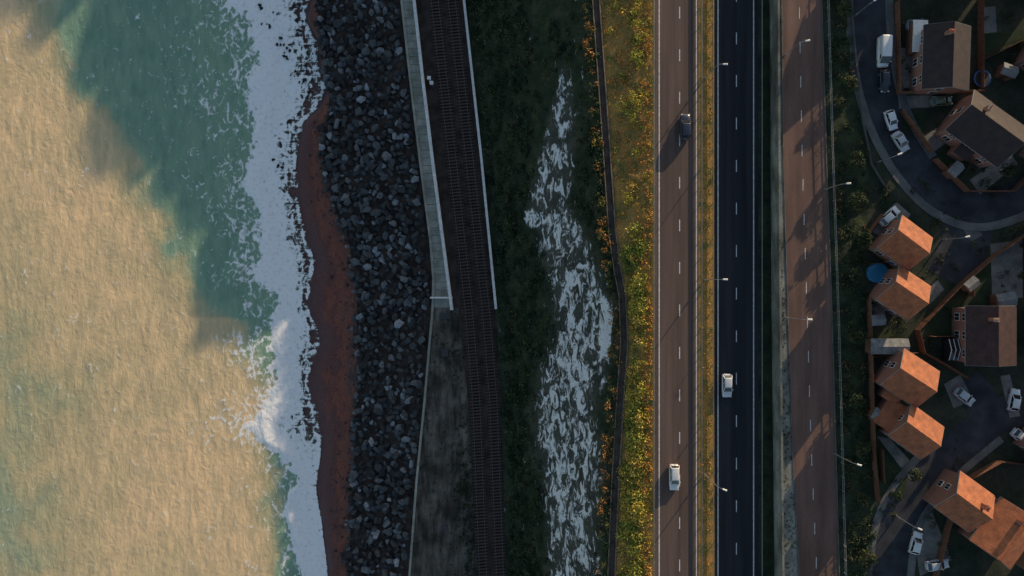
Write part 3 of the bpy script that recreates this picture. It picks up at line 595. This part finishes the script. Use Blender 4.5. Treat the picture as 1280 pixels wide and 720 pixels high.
# ---------- houses
def house(px,py,L,Wd,deg,hw=4.4,pitch=35,tile=None,wall=None,chim=.3,porch=0,wing=0):
    tile=tile or t_orange;wall=wall or b_red
    rh=Wd/2*math.tan(R_(pitch));v=W(px,py,EST+hw+rh*.5);e=empty('brick_house',(v.x,v.y,EST),R_(deg))
    x=L/2;y=Wd/2
    V=[(-x,-y,-.2),(x,-y,-.2),(x,y,-.2),(-x,y,-.2),(-x,-y,hw),(x,-y,hw),(x,y,hw),(-x,y,hw),(-x,0,hw+rh),(x,0,hw+rh)]
    Fc=[(0,1,5,4),(2,3,7,6),(1,2,6,9,5),(3,0,4,8,7),(4,5,9,8),(6,7,8,9)]
    pyd('walls',V,Fc,wall,e)
    ov=.4;th=.14;sl=math.hypot(y+ov,(y+ov)*math.tan(R_(pitch)))
    for s in(-1,1):
        me_v=[(-x-ov,0,0),(x+ov,0,0),(x+ov,sl,0),(-x-ov,sl,0),(-x-ov,0,th),(x+ov,0,th),(x+ov,sl,th),(-x-ov,sl,th)]
        o=pyd('roof_slope',me_v,[(0,3,2,1),(4,5,6,7),(0,1,5,4),(1,2,6,5),(2,3,7,6),(3,0,4,7)],tile,e)
        o.location=(0,0,hw+rh+.03);o.rotation_euler=(-R_(pitch),0,0) if s>0 else (-R_(pitch),0,math.pi)
    bx=Boxes();bx.cyl((0,0,hw+rh+.14),.14,L+2*ov+.02,8,'x');bx.make('ridge_tiles',tile,e)
    bx=Boxes();zg=hw-ov*math.tan(R_(pitch))+.02
    for s in(-1,1): bx.add((0,s*(y+ov+.07),zg),(L+2*ov,.12,.1))
    for s in(-1,1):
        for t in(-1,1):
            a=Vector((s*(x+ov+.02),t*(y+ov),zg+.08));c=Vector((s*(x+ov+.02),0,hw+rh+.1))
            bx.hull([a+Vector((-.02,0,-.14)),a+Vector((.02,0,-.14)),c+Vector((.02,0,-.14)),c+Vector((-.02,0,-.14)),a+Vector((-.02,0,.06)),a+Vector((.02,0,.06)),c+Vector((.02,0,.06)),c+Vector((-.02,0,.06))])
    for s in(-1,1): bx.cyl((s*(x-.15),-y-.07,hw/2),.05,hw,8)
    bx.make('gutters_and_bargeboards',m_trim,e)
    fr=Boxes();gl_=Boxes();dr=Boxes()
    n=3 if L>8.5 else 2
    for s in(-1,1):
        for i in range(n):
            xx=(i-(n-1)/2)*L/n
            for zz,wh_ in((hw-1.0,1.1),(1.5,1.25)):
                if zz<2 and s<0 and i==n//2:
                    fr.add((xx,s*(y+.03),1.05),(1.1,.06,2.15));dr.add((xx,s*(y+.05),1.05),(.9,.06,2.0));continue
                fr.add((xx,s*(y+.03),zz),(1.35,.06,wh_));gl_.add((xx-.31,s*(y+.045),zz),(.55,.06,wh_-.16));gl_.add((xx+.31,s*(y+.045),zz),(.55,.06,wh_-.16))
        for zz in(hw-1.0,1.5):
            fr.add((s*(x+.03),.5,zz),(.06,1.1,1.1));gl_.add((s*(x+.045),.25,zz),(.06,.44,.94));gl_.add((s*(x+.045),.75,zz),(.06,.44,.94))
    fr.make('window_frames',m_white,e);gl_.make('window_glass',m_glass,e);dr.make('front_door',mat_plain('door_paint',(.08,.1,.16),.4),e)
    if chim:
        bx=Boxes();cx=x*chim*2;bx.add((cx,y*.25,hw+rh+.25),(.55,.8,1.5));bx.add((cx,y*.25,hw+rh+1.05),(.68,.93,.12));bx.make('chimney',wall,e)
        bx=Boxes();bx.cyl((cx,y*.25-.2,hw+rh+1.3),.12,.4,10);bx.cyl((cx,y*.25+.2,hw+rh+1.3),.12,.4,10);bx.make('chimney_pots',t_orange,e)
    if porch:
        bx=Boxes();bx.add((0,-y-.75,1.15),(2.4,1.44,2.3));bx.make('porch_walls',wall,e)
        bx=Boxes();bx.hull([(-1.4,-y-1.7,2.3),(1.4,-y-1.7,2.3),(1.4,-y-.03,3.0),(-1.4,-y-.03,3.0),(-1.4,-y-1.7,2.42),(1.4,-y-1.7,2.42),(1.4,-y-.03,3.12),(-1.4,-y-.03,3.12)]);bx.make('porch_roof',tile,e)
    if wing:
        s=1 if wing>0 else -1;a=x+.02;c=x+2.6;bx=Boxes()
        bx.hull([(s*a,-y*.8,-.1),(s*c,-y*.8,-.1),(s*c,y*.8,-.1),(s*a,y*.8,-.1),(s*a,-y*.8,3.1),(s*c,-y*.8,2.3),(s*c,y*.8,2.3),(s*a,y*.8,3.1)]);bx.make('lean_to_walls',wall,e)
        bx=Boxes();bx.hull([(s*a,-y*.88,3.12),(s*(c+.25),-y*.88,2.26),(s*(c+.25),y*.88,2.26),(s*a,y*.88,3.12),(s*a,-y*.88,3.24),(s*(c+.25),-y*.88,2.38),(s*(c+.25),y*.88,2.38),(s*a,y*.88,3.24)]);bx.make('lean_to_roof',tile,e)
    return e
house(1187,70,10.0,7.0,88,pitch=24,tile=t_dark,chim=.35)
house(1240,158,10.0,7.4,-36,tile=t_dark,chim=-.3,porch=1)
house(1137,303,5.6,6.0,-37,pitch=36,chim=0);house(1135,366,5.6,6.0,-34,pitch=36,chim=0)
house(1243,420,9.2,7.6,90,pitch=22,tile=t_brown,chim=.3)
house(1143,474,6.3,6.4,-33,pitch=33,chim=0,porch=1);house(1150,541,6.0,5.8,-36,pitch=33,chim=0,wing=-1)
house(1212,630,6.4,6.6,-36,chim=.2,pitch=34);house(1264,670,8.2,7.5,54,chim=.3,pitch=32)
for q in((1340,60,-30),(1345,170,60),(1350,300,0),(1340,420,90),(1340,560,-35),(1150,-95,88),(1230,-70,88),(1320,-60,60),(1345,720,-36),(1240,-180,0),(1410,100,90),(1410,250,0),(1410,380,30)):
    house(q[0],q[1],9,7.2,q[2],tile=t_brown,chim=.3)
# ---------- estate roads
def smooth(pts,n=10):
    P=[Vector((p[0],p[1],0)) for p in pts];out=[]
    for i in range(len(P)-1):
        p0=P[max(i-1,0)];p1=P[i];p2=P[i+1];p3=P[min(i+2,len(P)-1)]
        for k_ in range(n):
            t=k_/n;out.append(.5*((2*p1)+(-p0+p2)*t+(2*p0-5*p1+4*p2-p3)*t*t+(-p0+3*p1-3*p2+p3)*t**3))
    out.append(P[-1]);return out
def ribbon(name,pts,w,z,th,mat,off=0):
    pp=[W(p[0],p[1],z) for p in smooth(pts)];V=[];Fc=[]
    for i,p in enumerate(pp):
        d=(pp[min(i+1,len(pp)-1)]-pp[max(i-1,0)]);d.z=0;d.normalize();n_=Vector((-d.y,d.x,0))
        a=p+n_*(off-w/2);c=p+n_*(off+w/2)
        V+=[(a.x,a.y,z-.05),(c.x,c.y,z-.05),(c.x,c.y,z+th),(a.x,a.y,z+th)]
    for i in range(len(pp)-1):
        for j in range(4): Fc.append((i*4+j,i*4+(j+1)%4,i*4+4+(j+1)%4,i*4+4+j))
    Fc+= [(0,1,2,3),tuple(len(V)-4+j for j in(3,2,1,0))];return pyd(name,V,Fc,mat)
rA=[(1086,-120),(1086,0),(1090,60),(1098,110),(1115,160),(1145,210),(1185,247),(1235,258),(1320,225)]
rB=[(1205,250),(1208,300),(1185,350)]
rC=[(1340,470),(1285,505),(1235,528),(1185,570),(1140,620),(1118,670),(1108,760)]
ribbon('estate_road',rA,5.6,EST,.02,m_ase);ribbon('estate_road',rB,8.5,EST,.028,m_ase);ribbon('estate_road',rC,6,EST,.024,m_ase);ribbon('estate_road',[(1235,528),(1225,500),(1205,478)],6,EST,.031,m_ase)
ribbon('pavement',rA,1.4,EST,.13,m_pave,-3.5) ;ribbon('pavement',rA[:6],1.4,EST,.14,m_pave,3.5);ribbon('pavement',rC[2:],1.3,EST,.13,m_pave,3.65);ribbon('pavement',rC[3:],1.3,EST,.13,m_pave,-3.65)
def sheet(name,pts,z,mat):
    v=[W(a,b_,EST) for a,b_ in pts];n=len(v)
    V=[(q.x,q.y,EST-.05) for q in v]+[(q.x,q.y,EST+z) for q in v]
    Fc=[tuple(range(n))[::-1],tuple(range(n,2*n))]+[(i,(i+1)%n,n+(i+1)%n,n+i) for i in range(n)];return pyd(name,V,Fc,mat)
m_slab=mat_two('patio_slabs',(.15,.14,.125),(.27,.25,.22),.5,.9,.2,.02,fine=10)
for q in([(1122,120),(1165,119),(1168,134),(1124,136)],[(1150,175),(1170,160),(1186,176),(1164,192)],[(1090,290),(1120,252),(1138,268),(1112,300)],[(1212,225),(1262,190),(1272,205),(1225,243)],[(1180,480),(1200,468),(1216,500),(1192,510)],[(1140,660),(1165,640),(1190,700),(1150,720)],[(1250,470),(1262,468),(1275,520),(1262,522)]): sheet('driveway',q,.05,m_slab)
for q in([(1238,305),(1278,300),(1278,372),(1240,372)],[(1096,545),(1112,548),(1150,590),(1138,600)],[(1120,60),(1146,60),(1146,110),(1122,110)],[(1085,380),(1105,380),(1106,394),(1086,394)],[(1226,10),(1244,8),(1246,40),(1228,42)],[(1155,365),(1172,350),(1180,362),(1162,380)]): sheet('patio',q,.045,m_slab)
sheet('road_patch',[(1202,284),(1216,278),(1228,294),(1214,302)],.045,m_pave)
m_lawn=mat_two('lawn',(.018,.036,.016),(.042,.062,.028),.4,.95,.5,.05,fine=16)
for q in([(1124,140),(1160,142),(1150,172),(1128,160)],[(1168,195),(1190,180),(1212,205),(1198,228)],[(1100,560),(1134,600),(1128,625),(1094,615)],[(1222,44),(1278,38),(1278,48),(1222,70)],[(1160,400),(1200,372),(1204,415),(1165,420)],[(1090,415),(1130,410),(1140,430),(1090,440)],[(1225,385),(1210,350),(1236,330),(1238,370)]): sheet('lawn',q,.03,m_lawn)
def fence(pts,h=1.7,name='garden_fence',mat=None):
    mat=mat or m_fence;bx=Boxes();ps=Boxes()
    for a,c in zip(pts[:-1],pts[1:]):
        A_=W(a[0],a[1],EST);C_=W(c[0],c[1],EST);d=C_-A_;l=d.length;ang=math.atan2(d.y,d.x);n=max(1,int(l/1.9));u_=d/n
        for i in range(n):
            m_=A_+u_*(i+.5);bx.add((m_.x,m_.y,EST+h/2-.03),(l/n-.1,.05,h),ang);p=A_+u_*i;ps.add((p.x,p.y,EST+h/2+.02),(.1,.1,h+.1),ang)
        ps.add((C_.x,C_.y,EST+h/2+.02),(.1,.1,h+.1),ang)
    e=empty(name,(0,0,0));bx.make('panels',mat,e);ps.make('posts',mat,e)
for f in([(1143,412),(1175,378),(1200,352),(1240,318),(1290,285)],[(1143,412),(1150,440),(1178,455),(1205,472)],[(1083,372),(1085,440),(1087,510),(1089,570),(1094,625)],[(1122,118),(1222,116)],[(1222,78),(1280,50)],[(1165,200),(1205,240)],[(1205,240),(1262,240),(1285,215)],[(1124,140),(1160,190)],[(1085,445),(1140,440)],[(1087,520),(1120,505)],[(1160,420),(1208,420)],[(1118,5),(1120,118)],[(1083,290),(1100,268)],[(1165,720),(1180,660),(1200,600),(1245,575),(1290,580)],[(1210,370),(1210,345),(1238,320)],[(1222,0),(1222,112)],[(1190,178),(1214,206)],[(1085,330),(1108,328)],[(1098,560),(1100,600)]): fence(f)
fence([(1062,-60),(1062,0),(1068,80),(1077,150),(1088,205),(1106,235)],.7,'boundary_wall',m_pave)
m_bark2=mat_plain('dark_timber',(.06,.04,.03),.8);m_felt=mat_two('roofing_felt',(.15,.15,.15),(.3,.3,.29),.8)
def shed(px,py,L,Wd,deg,h,mat,name='garden_shed'):
    v=W(px,py,EST+h);e=empty(name,(v.x,v.y,EST),R_(deg));bx=Boxes();bx.add((0,0,h/2),(L,Wd,h));bx.make('walls',m_fence,e)
    V=[(-L/2-.15,-Wd/2-.15,h+.002),(L/2+.15,-Wd/2-.15,h+.002),(L/2+.15,Wd/2+.15,h+.002),(-L/2-.15,Wd/2+.15,h+.002),(-L/2-.15,0,h+.5),(L/2+.15,0,h+.5)]
    pyd('roof',V,[(0,1,5,4),(2,3,4,5),(1,2,5),(3,0,4),(0,3,2,1)],mat,e);bx=Boxes();bx.add((0,-Wd/2-.02,.95),(.8,.04,1.8));bx.make('door',m_bark2,e)
shed(1112,433,6.2,2.4,0,2.2,m_felt);shed(1258,375,3,2.2,10,2,m_felt);shed(1100,520,2.4,1.8,-30,2,m_felt);shed(1215,355,2,1.6,40,1.9,m_felt)
shed(1150,45,2.2,5.2,-2,2.4,m_white,'conservatory');shed(1195,212,2.2,1.6,45,2,m_felt);shed(1098,400,2,1.6,5,1.9,m_felt);shed(1262,88,2.4,1.8,-20,2,m_felt)
v=W(1197,437,EST+2);e=empty('greenhouse',(v.x,v.y,EST));bx=Boxes();fr=Boxes();bx.add((0,0,1),(3.0,3.6,2.0))
bx.hull([(-1.5,-1.8,2.01),(1.5,-1.8,2.01),(1.5,1.8,2.01),(-1.5,1.8,2.01),(-1.5,-.05,2.7),(1.5,-.05,2.7),(1.5,.05,2.7),(-1.5,.05,2.7)]);bx.make('glazing',m_glass,e)
for i in range(5):
    x_=-1.5+i*.75
    for s in(-1,1): fr.hull([(x_-.05,s*1.82,2.03),(x_+.05,s*1.82,2.03),(x_+.05,0,2.74),(x_-.05,0,2.74),(x_-.05,s*1.82,2.09),(x_+.05,s*1.82,2.09),(x_+.05,0,2.8),(x_-.05,0,2.8)])
fr.make('glazing_bars',m_white,e)
v=W(1098,341,EST+.8);e=empty('paddling_pool',(v.x,v.y,EST));bx=Boxes();bx.cyl((0,0,.4),1.7,.8,32);bx.make('pool_wall',mat_plain('pool_blue',(.05,.22,.42),.5),e);bx=Boxes();bx.cyl((0,0,.8),1.55,.06,32);bx.make('pool_water',mat_plain('pool_water',(.03,.2,.36),.1),e)
v=W(1228,98,EST+.8);e=empty('trampoline',(v.x,v.y,EST));bx=Boxes();bx.cyl((0,0,.8),1.5,.08,32);bx.make('pad',mat_plain('pad_blue',(.04,.1,.25),.6),e);bx=Boxes();bx.cyl((0,0,.85),1.25,.04,32)
bx.make('mat',m_dark,e);bx=Boxes()
for i in range(6): bx.cyl((1.4*math.cos(i*1.047),1.4*math.sin(i*1.047),.38),.03,.76,6)
bx.make('legs',m_galv,e)
C=[]
for q in((1130,30),(1135,95),(1250,30),(1265,70),(1150,160),(1240,235),(1095,400),(1120,400),(1200,400),(1170,440),(1100,590),(1110,605),(1255,345),(1180,690),(1160,650),(1270,300),(1215,210),(1190,260),(1100,240),(1110,250),(1150,235),(1165,285),(1178,325),(1165,350),(1225,310),(1120,620),(1105,640),(1185,620),(1200,570)):
    for j in range(6):
        v=W(q[0]+rng.normal()*8,q[1]+rng.normal()*8,EST);C.append((v.x,v.y,EST+.1,rng.uniform(.25,.75)))
leafmass('garden_shrubs',C,70,dg+[(.09,.10,.035)],.15,.9)
# ---------- light
sd=Vector((SUNH[0]*math.cos(R_(EL)),SUNH[1]*math.cos(R_(EL)),math.sin(R_(EL))))
Ld=bpy.data.lights.new('sun','SUN');Ld.energy=5;Ld.angle=R_(.5);Ld.color=(1,.78,.52)
so=bpy.data.objects.new('sun',Ld);so.rotation_euler=sd.to_track_quat('Z','Y').to_euler();so.location=(50,50,100);S.collection.objects.link(so)
w=bpy.data.worlds.new('World');S.world=w;w.use_nodes=True;nt=w.node_tree;bg=nt.nodes['Background'];sk=nt.nodes.new('ShaderNodeTexSky');sk.sky_type='NISHITA';sk.sun_disc=False
sk.sun_elevation=R_(EL);sk.sun_rotation=math.atan2(SUNH[0],SUNH[1]);nt.links.new(sk.outputs[0],bg.inputs[0]);bg.inputs[1].default_value=.15
cd=bpy.data.cameras.new('camera');cd.lens=24;cd.sensor_width=36;cd.clip_end=9000;cd.clip_start=.5
co=bpy.data.objects.new('camera',cd);co.location=(0,0,H);S.collection.objects.link(co);S.camera=co
S.view_settings.view_transform='Standard';S.view_settings.look='None';S.view_settings.exposure=0
